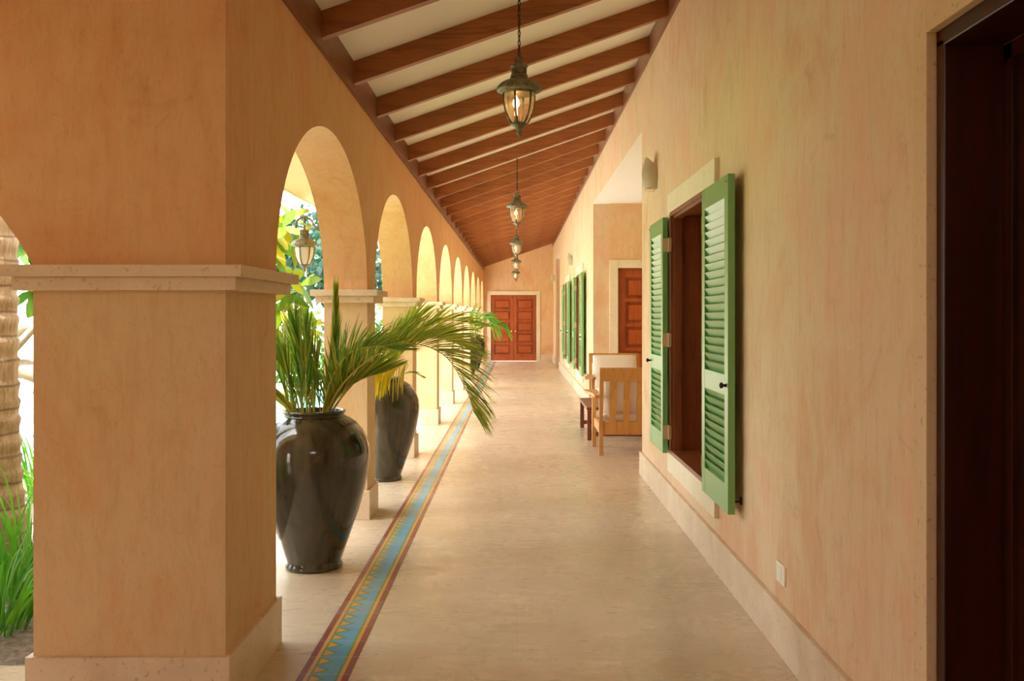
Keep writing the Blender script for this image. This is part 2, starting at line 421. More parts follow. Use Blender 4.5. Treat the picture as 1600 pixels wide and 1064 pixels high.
# wall plates along both sides
XPL, XPR = -1.085, 1.165
p = MB().prism([(XL, 2.997), (XPL, 2.997), (XPL, ceil_z(XPL)), (XL, ceil_z(XL))], 'y', RB, YE).build('roof_plate', M['plate'])
tag(p, 'long dark timber wall plate carrying the low left ends of the rafters', 'beam')
p = MB().prism([(XPR, 3.807), (XR, 3.807), (XR, ceil_z(XR)), (XPR, ceil_z(XPR))], 'y', RB, YE).build('roof_plate', M['plate'])
tag(p, 'long dark timber wall plate carrying the high right ends of the rafters', 'beam')
rb0, rb1 = 3.05, 3.05 + .347*2.25
raft = MB().prism([(XPL, rb0), (XPR, rb1), (XPR, ceil_z(XPR)-.001), (XPL, ceil_z(XPL)-.001)], 'y', 0, .062)
raft0 = raft.build('rafter', M['rafter'])
ys = [3.21 + 1.055*i for i in range(27)]
used = 0
for i, y in enumerate(ys):
    o = raft0 if i == 0 else raft0.copy()
    if i: col.objects.link(o)
    o.location.y = y
    # only those in view carry an ordinal
    if i == 0: lb = 'brown timber rafter crossing overhead, nearest of all, top edge of view'
    elif i == len(ys)-1: lb = 'brown timber rafter farthest away, against the end wall'
    else: lb = 'brown timber rafter, %s of the row counting from the camera' % ordn[i]
    tag(o, lb, 'rafter', 'ceiling rafters')

# ------------------------------------------------------------------ doors
def panel_leaf(mb, x0, x1, z0, z1, y, n, th=.065, st=.11, rail=.055):
    mb.box(x0, x0+st, y, y+th, z0, z1, bev=.003); mb.box(x1-st, x1, y, y+th, z0, z1, bev=.003)
    H = (z1-z0-.14-.22-rail*(n-1))/n
    mb.box(x0+st, x1-st, y, y+th, z0, z0+.22); mb.box(x0+st, x1-st, y, y+th, z1-.14, z1)
    z = z0+.22
    for i in range(n):
        mb.box(x0+st+.001, x1-st-.001, y+.056, y+th, z, z+H)
        mb.box(x0+st+.055, x1-st-.055, y+.010, y+.060, z+.05, z+H-.05, bev=.008)
        z += H
        if i < n-1: mb.box(x0+st, x1-st, y, y+th, z, z+rail)
        z += rail
# end double door
t = MB(); tw = .127
t.box(EX0-tw, EX0, YE-.03, YE+.1, 0, EZ+tw, bev=.004).box(EX1, EX1+tw, YE-.03, YE+.1, 0, EZ+tw, bev=.004).box(EX0, EX1, YE-.03, YE+.1, EZ, EZ+tw, bev=.004)
struct(t.build('trim_3', M['trim']))
d = struct(empty('door_1', ((EX0+EX1)/2, YE+.05, 0)))
cxm = (EX0+EX1)/2
for s in (0, 1):
    a, b_ = (EX0, cxm-.003) if s == 0 else (cxm+.003, EX1)
    mb = MB(); panel_leaf(mb, a-cxm, b_-cxm, .01, EZ, 0, 5)
    lf = mb.build('door_leaf', M['door'], d)
    kx = (-.065 if s == 0 else .065)
    kb = MB().lathe([(.012, 0), (.012, .03), (.030, .038), (.034, .055), (.024, .07), (.004, .076)], 14, M=Matrix.Translation((kx, 0, .99)) @ Matrix.Rotation(R(90), 4, 'X'))
    kb.build('door_knob', M['knob'], lf)
MB().box(-.763, .763, .067, .2, 0, EZ).build('door_backing', M['dark_door'], d)
# recess door
t = MB(); tw = .13
t.box(DX0-tw, DX0, 14.97, 15.1, 0, DZ+tw, bev=.004).box(DX1, DX1+tw, 14.97, 15.1, 0, DZ+tw, bev=.004).box(DX0, DX1, 14.97, 15.1, DZ, DZ+tw, bev=.004)
struct(t.build('trim_4', M['trim']))
d = struct(empty('door_2', (DX0, 15.06, 0)))
mb = MB(); panel_leaf(mb, .0, DX1-DX0, .01, DZ, 0, 5, st=.12); lf = mb.build('door_leaf', M['door'], d)
MB().lathe([(.012, 0), (.012, .03), (.030, .038), (.034, .055), (.024, .07), (.004, .076)], 14, M=Matrix.Translation((DX1-DX0-.06, 0, 1.0)) @ Matrix.Rotation(R(90), 4, 'X')).build('door_knob', M['knob'], lf)
MB().box(0, DX1-DX0, .067, .14, 0, DZ).build('door_backing', M['dark_door'], d)
# near dark door on the right
NY0, NY1, NZ = 1.72, 2.78, 2.33
t = MB()
t.box(XR-.006, XR+.024, NY1-.002, NY1+.09, 0, NZ+.09, bev=.003).box(XR-.006, XR+.024, NY0-.09, NY0, 0, NZ+.09, bev=.003).box(XR-.006, XR+.024, NY0, NY1-.002, NZ-.002, NZ+.09, bev=.003)
struct(t.build('trim_5', M['trim_plain']))
d = struct(empty('door_3', (XR+.024, NY1, 0)))
f = MB()
f.box(0, .172, -.05, 0, 0, NZ-.03, bev=.004).box(0, .172, NY0-NY1, NY0-NY1+.05, 0, NZ-.03, bev=.004).box(0, .172, NY0-NY1, 0, NZ-.05, NZ, bev=.004)
f.box(.172, .226, -.09, 0, 0, NZ-.05, bev=.003).box(.172, .226, NY0-NY1, NY0-NY1+.09, 0, NZ-.05, bev=.003).box(.172, .226, NY0-NY1, 0, NZ-.10, NZ-.05, bev=.003)
f.build('door_frame', M['dark_door'], d)
lf = MB()
Mrot = Matrix.Translation((.19, -.09, 0)) @ Matrix.Rotation(R(-90), 4, 'Z')
tmp = MB(); panel_leaf(tmp, 0, 1.06-.18, .01, NZ-.10, 0, 5)
for v_ in tmp.bm.verts: v_.co = Mrot @ v_.co
me = bpy.data.meshes.new('t'); tmp.bm.to_mesh(me); lf.bm.from_mesh(me)
leaf = lf.build('door_leaf', M['dark_door'], d)
MB().lathe([(.012, 0), (.012, .03), (.030, .038), (.034, .055), (.024, .07), (.004, .076)], 14, M=Matrix.Translation((.19, -.90, 1.0)) @ Matrix.Rotation(R(-90), 4, 'Y')).build('door_knob', M['knob'], leaf)

# ------------------------------------------------------------------ windows and shutters
def window(n, y0, y1):
    z0, z1 = WZ
    t = MB(); sw = .15
    xa, xb = XR-.03, XR+.01
    t.box(xa, xb, y0-sw, y0, z0-sw, z1+sw, bev=.003).box(xa, xb, y1, y1+sw, z0-sw, z1+sw, bev=.003)
    t.box(xa, xb, y0, y1, z1, z1+sw, bev=.003).box(xa, xb, y0, y1, z0-sw, z0, bev=.003)
    struct(t.build('trim_%d' % (5+n), M['trim']))
    e = struct(empty('window_%d' % n, (XR, y0, z0)))
    W, H = y1-y0, z1-z0
    f = MB()
    f.box(-.035, .25, W-.03, W, 0, H, bev=.003).box(-.035, .25, 0, .03, 0, H, bev=.003).box(-.035, .25, .03, W-.03, H-.03, H, bev=.003).box(-.035, .25, .03, W-.03, 0, .03, bev=.003)
    f.box(-.01, .05, W-.05, W-.03, .03, H-.03).box(-.01, .05, .03, .05, .03, H-.03).box(-.01, .05, .05, W-.05, H-.05, H-.03)
    f.build('window_frame', M['frame_wood'], e)
    s = MB()
    for a, b_ in ((.05, W/2), (W/2, W-.05)):
        s.box(.19, .235, a, a+.07, .03, H-.03, bev=.003).box(.19, .235, b_-.07, b_, .03, H-.03, bev=.003)
        s.box(.19, .235, a+.07, b_-.07, .03, .12).box(.19, .235, a+.07, b_-.07, H-.12, H-.03)
    sash = s.build('sash', M['frame_wood'], e)
    MB().box(.21, .216, .12, W/2-.07, .12, H-.12).box(.21, .216, W/2+.07, W-.12, .12, H-.12).build('pane', M['pane'], sash)
for i, (a, b_) in enumerate(WIN): window(i+1, a, b_)

def make_shutter():
    """origin at the hinge edge, foot; leaf runs to -y; face looks to -x"""
    W, H, T = .71, 1.79, .038
    e = empty('window_shutter')
    st, top, mid, bot = .085, .12, .11, .15
    f = MB()
    f.box(0, T, -st, 0, 0, H, bev=.002).box(0, T, -W, -W+st, 0, H, bev=.002)
    zm = .62
    f.box(.001, T-.001, -W+st, -st, 0, bot).box(.001, T-.001, -W+st, -st, H-top, H).box(.001, T-.001, -W+st, -st, zm, zm+mid)
    f.build('shutter_frame', M['green'], e)
    l = MB()
    for (za, zb) in ((bot, zm), (zm+mid, H-top)):
        n = round((zb-za)/.046); step = (zb-za)/n
        for i in range(n):
            zc = za + step*(i+.5)
            Mx = Matrix.Translation((T/2, 0, zc)) @ Matrix.Rotation(R(-29), 4, 'Y')
            l.box(-.0045, .0045, -W+st-.004, -st+.004, -.031, .031, Mx)
    l.build('louver_panel', M['green'], e)
    for z in (.16, .86, 1.58):
        h = MB(); h.tube([(T+.006, .012, z-.055), (T+.006, .012, z+.055)], .008, 10)
        h.box(-.002, T+.004, -.001, .004, z-.05, z+.05).box(T, T+.02, .012, .05, z-.05, z+.05)
        h.build('hinge', M['brass'], e)
    k_ = MB().lathe([(.010, 0), (.006, .012), (.016, .02), (.016, .03), (.004, .036)], 12, M=Matrix.Translation((0, -W+.045, .675)) @ Matrix.Rotation(R(-90), 4, 'Y'))
    k_.build('knob', M['iron'], e)
    c = MB().tube([(T, -W+.04, .06), (T+.045, -W+.04, .06)], .006, 8); c.tube([(T+.04, -W+.04, .045), (T+.04, -W+.04, .085)], .007, 8)
    c.build('wall_catch', M['iron'], e)
    c = MB().tube([(.015, -W+.035, H-.035), (-.012, -W+.035, H-.035)], .006, 8); c.build('top_bolt', M['brass'], e)
    return e
sh0 = make_shutter()
def mirror_copy(o, parent=None):
    """a left-hand leaf: same parts, built mirrored in y"""
    c = o.copy(); col.objects.link(c)
    if parent: c.parent = parent
    if o.data:
        me = o.data.copy(); me.transform(Matrix.Scale(-1, 4, (0,1,0))); me.flip_normals(); c.data = me
    for ch in list(o.children): mirror_copy(ch, c)
    return c
sh1 = mirror_copy(sh0)
SX = 1.105
slab = [('green louvred shutter leaf nearest the camera, at the big right window', 'green louvred shutter leaf on the far side of the nearest window'),
        ('near green shutter leaf of the middle window, past the armchairs', 'far green shutter leaf of the middle window, past the armchairs'),
        ('near green shutter leaf of the most distant window', 'far green shutter leaf of the most distant window')]
for i, (a, b_) in enumerate(WIN):
    p = sh0 if i == 0 else copy_tree(sh0); p.location = (SX, a-.055, WZ[0]); tag(p, slab[i][0], 'shutter', 'green window shutters')
    q = sh1 if i == 0 else copy_tree(sh1); q.location = (SX, b_+.02, WZ[0]); tag(q, slab[i][1], 'shutter', 'green window shutters')

# ------------------------------------------------------------------ wall sconces and socket
def make_sconce():
    e = empty('wall_sconce')
    mb = MB(); n = 20; rows = 14
    rings = []
    H = .285
    for j in range(rows+1):
        t = j/rows; z = -H*.5 + H*t
        # depth grows then shrinks to the rim; half-shell
        d = .055 + .062*math.sin(math.pi*(.18+.66*t))
        wd = .10 + .035*math.sin(math.pi*.8*t)
        ring = []
        for i in range(n+1):
            a = math.pi*i/n
            zz = z - .0*math.sin(a)
            if j == rows: zz = H*.5 - .11*(1-math.sin(a))
            zt = -H*.5 + (zz+H*.5)*1.0 if j == rows else -H*.5 + (H - .11*(1-math.sin(a)))*t
            ring.append(mb.bm.verts.new((-d*math.sin(a), wd*math.cos(a), zt)))
        rings.append(ring)
    for a, b_ in zip(rings, rings[1:]):
        for i in range(n):
            f = mb.bm.faces.new((a[i], a[i+1], b_[i+1], b_[i])); f.smooth = True
    bmesh.ops.solidify(mb.bm, geom=mb.bm.faces[:], thickness=.006)
    mb.build('shade', M['ceramic'], e)
    MB().box(-.02, 0, -.05, .05, -.12, .03, bev=.004).build('back_plate', M['brass'], e)
    MB().box(-.085, -.012, -.075, .075, -.143, -.137).build('base_cap', M['ceramic'], e)
    return e
s0 = make_sconce(); s0.location = (XR, 8.26, 2.73); tag(s0, 'cream half shell wall sconce above the nearest shutters', 'wall lamp', 'shell wall sconces')
s = copy_tree(s0, (XR, 20.7, 2.73)); tag(s, 'small cream wall sconce above the distant pair of shuttered windows', 'wall lamp', 'shell wall sconces')
s = copy_tree(s0, (XR, 30.5, 2.73)); tag(s, 'tiny cream wall sconce beside the double door at the end', 'wall lamp', 'shell wall sconces')
e = empty('wall_outlet', (XR, 4.31, .352))
MB().box(-.010, 0, -.065, .065, -.045, .045, bev=.004).build('plate', M['plastic'], e)
MB().box(-.013, -.009, -.02, .02, -.032, .032, bev=.002).build('switch_rocker', M['plastic'], e)
tag(e, 'small white outlet plate low on the right wall above the skirting', 'outlet')

# ------------------------------------------------------------------ lanterns
def lantern_body(e, lit=True):
    """cap rim at z=0"""
    MB().lathe([(.120, -.016), (.134, -.010), (.138, -.002), (.135, .006), (.124, .022), (.106, .038), (.082, .050), (.060, .057), (.052, .062), (.054, .070), (.040, .078)], 28).build('cap', M['bronze'], e)
    MB().lathe([(.096, -.030), (.104, -.020), (.116, -.012), (.05, -.006)], 28).build('rim', M['bronze'], e)
    c = MB().lathe([(.040, .072), (.053, .078), (.050, .088), (.042, .092), (.040, .122), (.048, .130), (.055, .138), (.046, .146), (.018, .152), (.010, .165)], 20)
    for i in range(14):
        a = 2*math.pi*i/14; c.tube([(.042*math.cos(a), .042*math.sin(a), .092), (.042*math.cos(a), .042*math.sin(a), .124)], .004, 6)
    c.build('collar', M['bronze'], e)
    prof = [(.094, -.028), (.093, -.06), (.088, -.10), (.078, -.14), (.063, -.175), (.045, -.205)]
    g = MB(); n = 24; rings = []
    for r_, z in prof: rings.append([g.bm.verts.new((r_*math.cos(2*math.pi*i/n), r_*math.sin(2*math.pi*i/n), z)) for i in range(n)])
    for a, b_ in zip(rings, rings[1:]):
        for i in range(n):
            f = g.bm.faces.new((a[i], a[(i+1)%n], b_[(i+1)%n], b_[i])); f.smooth = True
    g.build('glass', M['lamp_glass'] if lit else M['frost_glass'], e)
    for i in range(6):
        a = 2*math.pi*(i+.25)/6
        rib = MB(); rib.tube([((r_+.003)*math.cos(a), (r_+.003)*math.sin(a), z) for r_, z in prof], .0065, 8); rib.build('rib', M['bronze'], e)
    MB().lathe([(.046, -.200), (.052, -.208), (.048, -.216), (.030, -.222), (.022, -.235), (.012, -.246), (.018, -.256), (.016, -.268), (.006, -.278), (.003, -.288)], 20).build('finial', M['bronze'], e)
    if lit:
        b_ = MB().lathe([(.004, -.160), (.009, -.158), (.009, -.110), (.016, -.10), (.021, -.085), (.017, -.065), (.008, -.048), (.002, -.036)], 14, c=(-.018, 0, 0)); b_.build('bulb', M['bulb'], e)
        MB().lathe([(.012, -.215), (.012, -.158)], 12, c=(-.018, 0, 0)).build('socket', M['bronze'], e)
def ring_link(mb, c, rx, rz, rad, rot):
    pts = []
    for i in range(13):
        a = 2*math.pi*i/12
        p = Vector((rx*math.cos(a), 0, rz*math.sin(a))); p.rotate(Matrix.Rotation(rot, 3, 'Z')); pts.append(Vector(c)+p)
    mb.tube(pts, rad, 6, cap=False)
L0 = empty('hanging_lantern'); lantern_body(L0)
ch = MB(); ring_link(ch, (0,0,.185), .014, .024, .004, 0)
for s_ in (-1, 1): ch.tube([(s_*.010, 0, .15), (s_*.026, 0, .17), (s_*.020, 0, .195), (s_*.006, 0, .205)], .004, 6)
ch.build('hanging_loop', M['bronze'], L0)
ztop = ceil_z(0) - 2.867
ch = MB(); z = .218; i = 0
while z < ztop-.02: ring_link(ch, (0,0,z), .007, .019, .0028, (i%2)*R(90)+R(30)); z += .030; i += 1
ch.tube([(.006*math.sin(j*1.1), .006*math.cos(j*1.1), .2+j*(ztop-.2)/30) for j in range(31)], .0022, 5)
ch.build('chain', M['iron'], L0)
MB().lathe([(.05, ztop-.022), (.05, ztop-.006), (.03, ztop+.0)], 16).build('ceiling_rose', M['bronze'], L0)
ll = ['large bronze lantern on a chain, nearest of the hanging lanterns', 'bronze hanging lantern, second from the camera, in the middle of the ceiling',
      'bronze hanging lantern, third from the camera', 'small distant hanging lantern, fourth from the camera', 'tiny hanging lantern closest to the end wall above the double door']
for i, y in enumerate((5.765, 11.94, 18.1, 24.22, 30.45)):
    o = L0 if i == 0 else copy_tree(L0); o.location = (.012*(1-i*1.0) if i < 4 else -.04, y, 2.867)
    tag(o, ll[i], 'lantern', 'hanging corridor lanterns')
W0 = empty('wall_lantern', (-1.62, 7.31, 2.05)); lantern_body(W0, False); W0.scale = (.75,)*3
br_ = MB(); br_.tube([(0,0,.15), (0,0,.20)], .012, 8)
br_.tube([(.09*math.cos(a)-.0, 0, .20+.075*math.sin(a)) for a in [math.pi*(1.15 - 1.15*i/16) for i in range(17)]], .010, 8)
br_.tube([(.09, 0, .20), (.14, 0, .15), (.20, 0, .13), (.245, 0, .18)], .011, 8)
br_.lathe([(.02, .195), (.008, .21), (.016, .23), (.004, .25), (.002, .27)], 12, c=(0,0,.02))
br_.build('bracket', M['bronze'], W0)
MB().lathe([(.06, 0), (.055, .015), (.03, .022)], 18, M=Matrix.Translation((.2533, 0, .17)) @ Matrix.Rotation(R(-90), 4, 'Y')).build('wall_plate', M['bronze'], W0)
tag(W0, 'bronze outdoor lantern on a scrolled bracket seen through the first arch', 'lantern')

# ------------------------------------------------------------------ vases
VP_ = [(.150,0),(.168,.004),(.172,.016),(.168,.030),(.160,.040),(.165,.056),(.182,.10),(.200,.152),(.242,.273),(.268,.345),(.286,.412),(.308,.490),(.321,.567),(.330,.640),(.331,.690),(.326,.735),
       (.312,.775),(.288,.822),(.250,.868),(.212,.895),(.185,.908),(.178,.916),(.182,.924),(.190,.932),(.188,.942),(.176,.943),(.168,.934),(.165,.90),(.160,.86)]
def make_vase():
    e = empty('vase')
    b_ = MB().lathe(VP_, 56); b_.build('vase_body', M['glaze'], e)
    MB().lathe([(.001, .80), (.155, .86), (.150, .885), (.001, .90)], 24).build('soil', M['soil'], e)
    return e
v0 = make_vase()
vl = ['large black glazed vase nearest the camera beside the big pier', 'black glazed vase in the second arch, behind the nearest one',
      'distant dark vase in the seventh arch, nearer of the far pair', 'most distant dark vase, close to the end double door']
vpos = [(-1.22, 5.77), (-1.233, 8.85), (-1.235, 24.28), (-1.235, 27.4)]
for i, (x, y) in enumerate(vpos):
    o = v0 if i == 0 else copy_tree(v0); o.location = (x, y, 0); o.rotation_euler.z = i*1.3; tag(o, vl[i], 'vase', 'black glazed floor vases')

# ------------------------------------------------------------------ palm fronds
def bez(pts, n):
    """Catmull-Rom through control points"""
    P = [Vector(p) for p in pts]; P = [P[0]*2-P[1]] + P + [P[-1]*2-P[-2]]; out = []
    segs = len(P)-3
    for i in range(n+1):
        t = i/n*segs; s_ = min(int(t), segs-1); u = t-s_; a, b_, c, d = P[s_:s_+4]
        out.append(.5*((2*b_)+(c-a)*u+(2*a-5*b_+4*c-d)*u*u+(3*b_-a-3*c+d)*u**3))
    return out
def frond(parent, ctrl, mat_, leaf=.30, ang=40, n=34, start=.12, droop=.10, lift=.5, w=.0085, name='frond', side=None, rr=.007, jitter=1):
    pts = bez(ctrl, 60); tot = len(pts)-1
    rib = MB(); rib.tube(pts, [rr*(1-.8*i/tot) for i in range(tot+1)], 6)
    lv = MB()
    for i in range(n):
        t = start + (1-start)*(i+.5)/n
        idx = min(int(t*tot), tot-1); p = pts[idx]; T = (pts[idx+1]-pts[idx]).normalized()
        S = T.cross(Vector((0,0,1)))
        if S.length < .2: S = Vector(side) if side else Vector((0,1,0))
        if side: S = Vector(side)
        S = (S - T*S.dot(T)).normalized(); U = S.cross(T).normalized()
        if U.z < 0: U = -U
        prof = math.sin(math.pi*(.18+.72*((t-start)/(1-start))))**.6
        for sg in (-1, 1):
            a = R(ang*(1-.35*t) + jitter*random.uniform(-7, 7)); L = leaf*prof*random.uniform(.82, 1.1)
            d = T*math.cos(a) + (S*sg*math.cos(lift) + U*math.sin(lift))*math.sin(a)
            q = p.copy(); line = [q.copy()]; K = 6
            dr = droop*random.uniform(.5, 1.5)
            for k_ in range(K):
                q = q + d*L/K; d = (d + Vector((0,0,-1))*dr*(k_+1)/K*1.2).normalized(); line.append(q.copy())
            tw_ = random.uniform(.2, 1.35)*sg; w1 = d.cross(U if abs(d.dot(U)) < .9 else S).normalized(); w2 = d.cross(w1).normalized(); wd = (w1*math.cos(tw_) + w2*math.sin(tw_)).normalized()
            lv.strip(line, [w*.5, w, w*1.05, w, w*.8, w*.5, .0006], wd)
    fr = lv.build(name, mat_, parent, recalc=False)
    rib.build('rib', M['rachis'], fr)
    return fr
def plant(x, y, label, z=.90):
    e = empty('potted_palm', (x, y, z)); tag(e, label, 'plant', 'palms in the vases'); return e
# nearest: heights are above the soil (.90)
p1 = plant(*vpos[0], 'green palm with upright spikes and a long frond arching right, in the nearest vase')
F = lambda *a, **k_: frond(p1, *a, **k_)
F([(.05,0,-.03),(.17,-.03,.19),(.36,-.06,.36),(.60,-.10,.44),(.80,-.14,.37),(.92,-.16,.18),(.97,-.17,.04)], M['frond'], leaf=.36, ang=46, n=92, start=.12, droop=.15, lift=.8, side=(0,1,0), w=.0042)
F([(.06,.02,-.03),(.20,.06,.17),(.38,.10,.33),(.58,.14,.46),(.78,.18,.48),(.92,.20,.40)], M['frond'], leaf=.33, ang=44, n=70, start=.12, droop=.17, lift=.85, side=(0,1,0), w=.0040)
F([(.04,-.02,-.03),(.11,-.05,.22),(.22,-.10,.38),(.38,-.15,.43),(.55,-.2,.40)], M['frond_dark'], leaf=.28, ang=42, n=46, start=.10, droop=.10, lift=.8, side=(0,1,0), w=.0042)
F([(.05,0,-.03),(.095,0,.25),(.125,0,.50),(.13,0,.76)], M['frond'], leaf=.21, ang=8, n=28, start=.12, droop=.0, lift=.1, side=(1,0,0), w=.007, jitter=.4)
F([(.06,0,-.03),(.14,.02,.12),(.27,.03,.22),(.42,.04,.27)], M['frond'], leaf=.30, ang=27, n=34, start=.06, droop=.04, lift=.6, side=(0,1,0), w=.009)
F([(.05,.03,-.03),(.10,.05,.14),(.17,.08,.27),(.26,.11,.37)], M['frond'], leaf=.30, ang=25, n=28, start=.08, droop=.04, lift=.5, side=(0,1,0), w=.008)
random.seed(11)
for i in range(17):
    a = random.uniform(0, 6.28); r0 = random.uniform(.02, .11); bx_, by_ = r0*math.cos(a)-.03, r0*math.sin(a)
    tx = bx_*random.uniform(1.2, 2.4) + random.uniform(-.12, .03); ty = by_*2; h = random.uniform(.34, .60)
    F([(bx_, by_, -.03), (bx_+(tx-bx_)*.3, by_+(ty-by_)*.3, h*.4), (bx_+(tx-bx_)*.65, by_+(ty-by_)*.6, h*.75), (tx, ty, h)],
      M['frond_dark'] if i % 3 else M['frond'], leaf=.26, ang=13, n=15, start=.10, droop=.01, lift=.2, side=(math.cos(a+.8), math.sin(a+.8), 0), w=.005, rr=.004)
for i in range(5):   # outward leaning yellowish leaves at the left
    F([(-.06,-.02*i,-.03), (-.13,-.03*i+.03,.05), (-.22,-.02*i,.14), (-.30,-.01*i,.19+.03*i)], M['frond_yellow'] if i == 1 else M['frond'], leaf=.22, ang=12, n=9, start=.2, droop=.03, lift=.2, side=(0,1,0), w=.007, rr=.004)
p2 = plant(*vpos[1], 'yellowing palm in the second vase with one drooping yellow frond')
F = lambda *a, **k_: frond(p2, *a, **k_)
F([(.10,-.03,-.03),(.20,-.07,.10),(.24,-.14,.17),(.19,-.26,.19),(.10,-.36,.18),(-.02,-.44,.14)], M['frond_yellow'], leaf=.38, ang=66, n=30, start=.42, droop=.8, lift=-1.0, w=.011, side=(0,1,0))
F([(.03,0,-.03),(.12,0,.20),(.30,0,.36),(.52,0,.40),(.72,.0,.33)], M['frond'], leaf=.34, ang=38, n=34, start=.15, droop=.12, lift=.7, side=(0,1,0))
F([(.03,.03,-.03),(.08,.05,.25),(.20,.1,.50),(.36,.12,.62)], M['frond'], leaf=.34, ang=34, n=28, start=.15, droop=.10, lift=.5, side=(0,1,0))
F([(0,.03,-.03),(-.06,.06,.22),(-.12,.1,.42),(-.22,.15,.56)], M['frond_dark'], leaf=.32, ang=34, n=26, start=.15, droop=.08, lift=.5, side=(0,1,0))
F([(.05,-.02,-.03),(.14,-.05,.05),(.26,-.08,.09),(.36,-.10,.06)], M['frond_dark'], leaf=.10, ang=30, n=12, start=.5, droop=.2, lift=.3, side=(0,1,0), w=.004)
F([(.04,0,-.03),(.10,.1,.24),(.30,.2,.46),(.60,.3,.56),(.90,.35,.50)], M['frond'], leaf=.34, ang=40, n=34, start=.15, droop=.15, lift=.7, side=(0,1,0))
# distant pair
random.seed(5)
for j, (x, y) in enumerate(vpos[2:]):
    p = plant(x, y, ['bright green palm in the nearer of the two far vases', 'bright green palm in the farthest vase by the double door'][j])
    for a, r_, h in ((0, .98, .40), (.25, .62, .60), (-.3, .75, .52), (2.6, .5, .6), (1.4, .45, .75), (-1.5, .5, .7), (3.4, .6, .5)):
        ca, sa = math.cos(a), math.sin(a)
        frond(p, [(0,0,-.03), (.25*r_*ca, .25*r_*sa, h*.62), (.6*r_*ca, .6*r_*sa, h), (.88*r_*ca, .88*r_*sa, h*.82), (1.08*r_*ca, 1.08*r_*sa, h*.1)],
              M['frond_far'], leaf=.30, ang=40, n=24, start=.15, droop=.15, lift=.3, w=.016)

# ------------------------------------------------------------------ armchairs and low table
def cushion_mesh(mb, sx, sy, sz, c, M_=None, puff=.35):
    b = bmesh.new(); bmesh.ops.create_cube(b, size=1)
    bmesh.ops.subdivide_edges(b, edges=b.edges[:], cuts=7, use_grid_fill=True)
    for v_ in b.verts:
        p = v_.co*2
        ex = (1-abs(p.x)**4)*(1-abs(p.y)**4)*(1-abs(p.z)**6)
        k_ = Vector((p.x*(1-.06*(p.y*p.y*p.z*p.z)), p.y*(1-.05*p.x*p.x*p.z*p.z), p.z))
        m_ = min(sx, sy, sz)
        q = Vector((k_.x*sx/2, k_.y*sy/2, k_.z*sz/2))
        # round the thin axis
        if sz == m_: q.z *= 1 - .45*max(abs(p.x), abs(p.y))**6 + .06*(1-p.x*p.x)*(1-p.y*p.y)
        if sy == m_: q.y *= 1 - .45*max(abs(p.x), abs(p.z))**6 + .06*(1-p.x*p.x)*(1-p.z*p.z)
        q += Vector(c); v_.co = M_ @ q if M_ else q
    for f in b.faces: f.smooth = True
    mb.merge(b)
def make_armchair():
    """faces +y; back at y=0; x 0..w"""
    e = empty('armchair'); w = .74; dpt = .76
    def rear(x):
        mb = MB(); pr = [(0,-.0),(.05,-.0),(.06,.30),(.035,.62),(-.04,.945),(-.085,.945),(-.015,.60),(.010,.30)]
        mb.prism([(a, b_) for a, b_ in pr], 'x', x, x+.045); return mb
    rear(0).build('rear_leg', M['teak'], e); rear(w-.045).build('rear_leg', M['teak'], e)
    for x in (-.02, w-.025):
        MB().box(x, x+.045, dpt-.06, dpt, 0, .62, bev=.004).build('front_leg', M['teak'], e)
    tl = Matrix.Translation((0, -.045, .88)) @ Matrix.Rotation(R(12), 4, 'X')
    MB().box(0, w, -.03, .0, -.075, .075, tl, bev=.006).build('top_rail', M['teak'], e)
    MB().box(.045, w-.045, .02, .05, .22, .36, bev=.004).build('rear_rail', M['teak'], e)
    for i in range(4):
        x = .115 + i*.147
        mb = MB(); mb.prism([(.018, .35), (.036, .35), (.028, .60), (-.035, .83), (-.053, .83), (.010, .60)], 'x', x, x+.068); mb.build('back_slat', M['teak'], e)
    for s_, x in ((0, -.055), (1, w-.035)):
        mb = MB()
        xs = -1 if s_ == 0 else 1; c = x+.045
        out = [(c-.04, -.02), (c-.042, .35), (c-.05-(.05 if s_ == 0 else 0), .62), (c-.045-(.06 if s_ == 0 else 0), .82), (c, .86), (c+.045+(.06 if s_ else 0), .82), (c+.05+(.05 if s_ else 0), .62), (c+.042, .35), (c+.04, -.02)]
        mb.prism(out, 'z', .62, .65); mb.build('armrest', M['teak'], e)
    for x in (0, w-.04): MB().box(x, x+.03, .04, dpt-.05, .24, .34, bev=.003).build('side_rail', M['teak'], e)
    MB().box(.02, w-.02, dpt-.05, dpt-.015, .24, .34, bev=.003).build('front_rail', M['teak'], e)
    mb = MB(); cushion_mesh(mb, w-.10, .66, .14, (w/2, .40, .40)); mb.build('seat_cushion', M['cushion'], e)
    mb = MB(); cushion_mesh(mb, w-.10, .14, .50, (0, 0, 0), Matrix.Translation((w/2, .10, .68)) @ Matrix.Rotation(R(13), 4, 'X')); mb.build('back_cushion', M['cushion'], e)
    return e
A0 = make_armchair(); A0.location = (.885, 10.36, 0)
tag(A0, 'teak armchair with slatted back turned to the camera', 'chair', 'teak armchairs')
A1 = copy_tree(A0, (1.80, 14.15, 0), math.pi)
tag(A1, 'teak armchair facing the camera, its cushion showing over the nearer chair', 'chair', 'teak armchairs')
e = empty('low_table', (.84, 11.60, 0))
MB().box(0, 1.2, 0, 1.35, .365, .40, bev=.004).build('table_top', M['red_wood'], e)
for x in (.01, 1.14):
    for y in (.0, 1.30): MB().box(x, x+.05, y, y+.05, 0, .365).build('leg', M['red_wood'], e)
MB().box(.06, 1.14, .005, .035, .05, .10).build('stretcher', M['red_wood'], e); MB().box(.06, 1.14, 1.31, 1.34, .05, .10).build('stretcher', M['red_wood'], e)
tag(e, 'low red brown wooden table between the two teak armchairs', 'table')

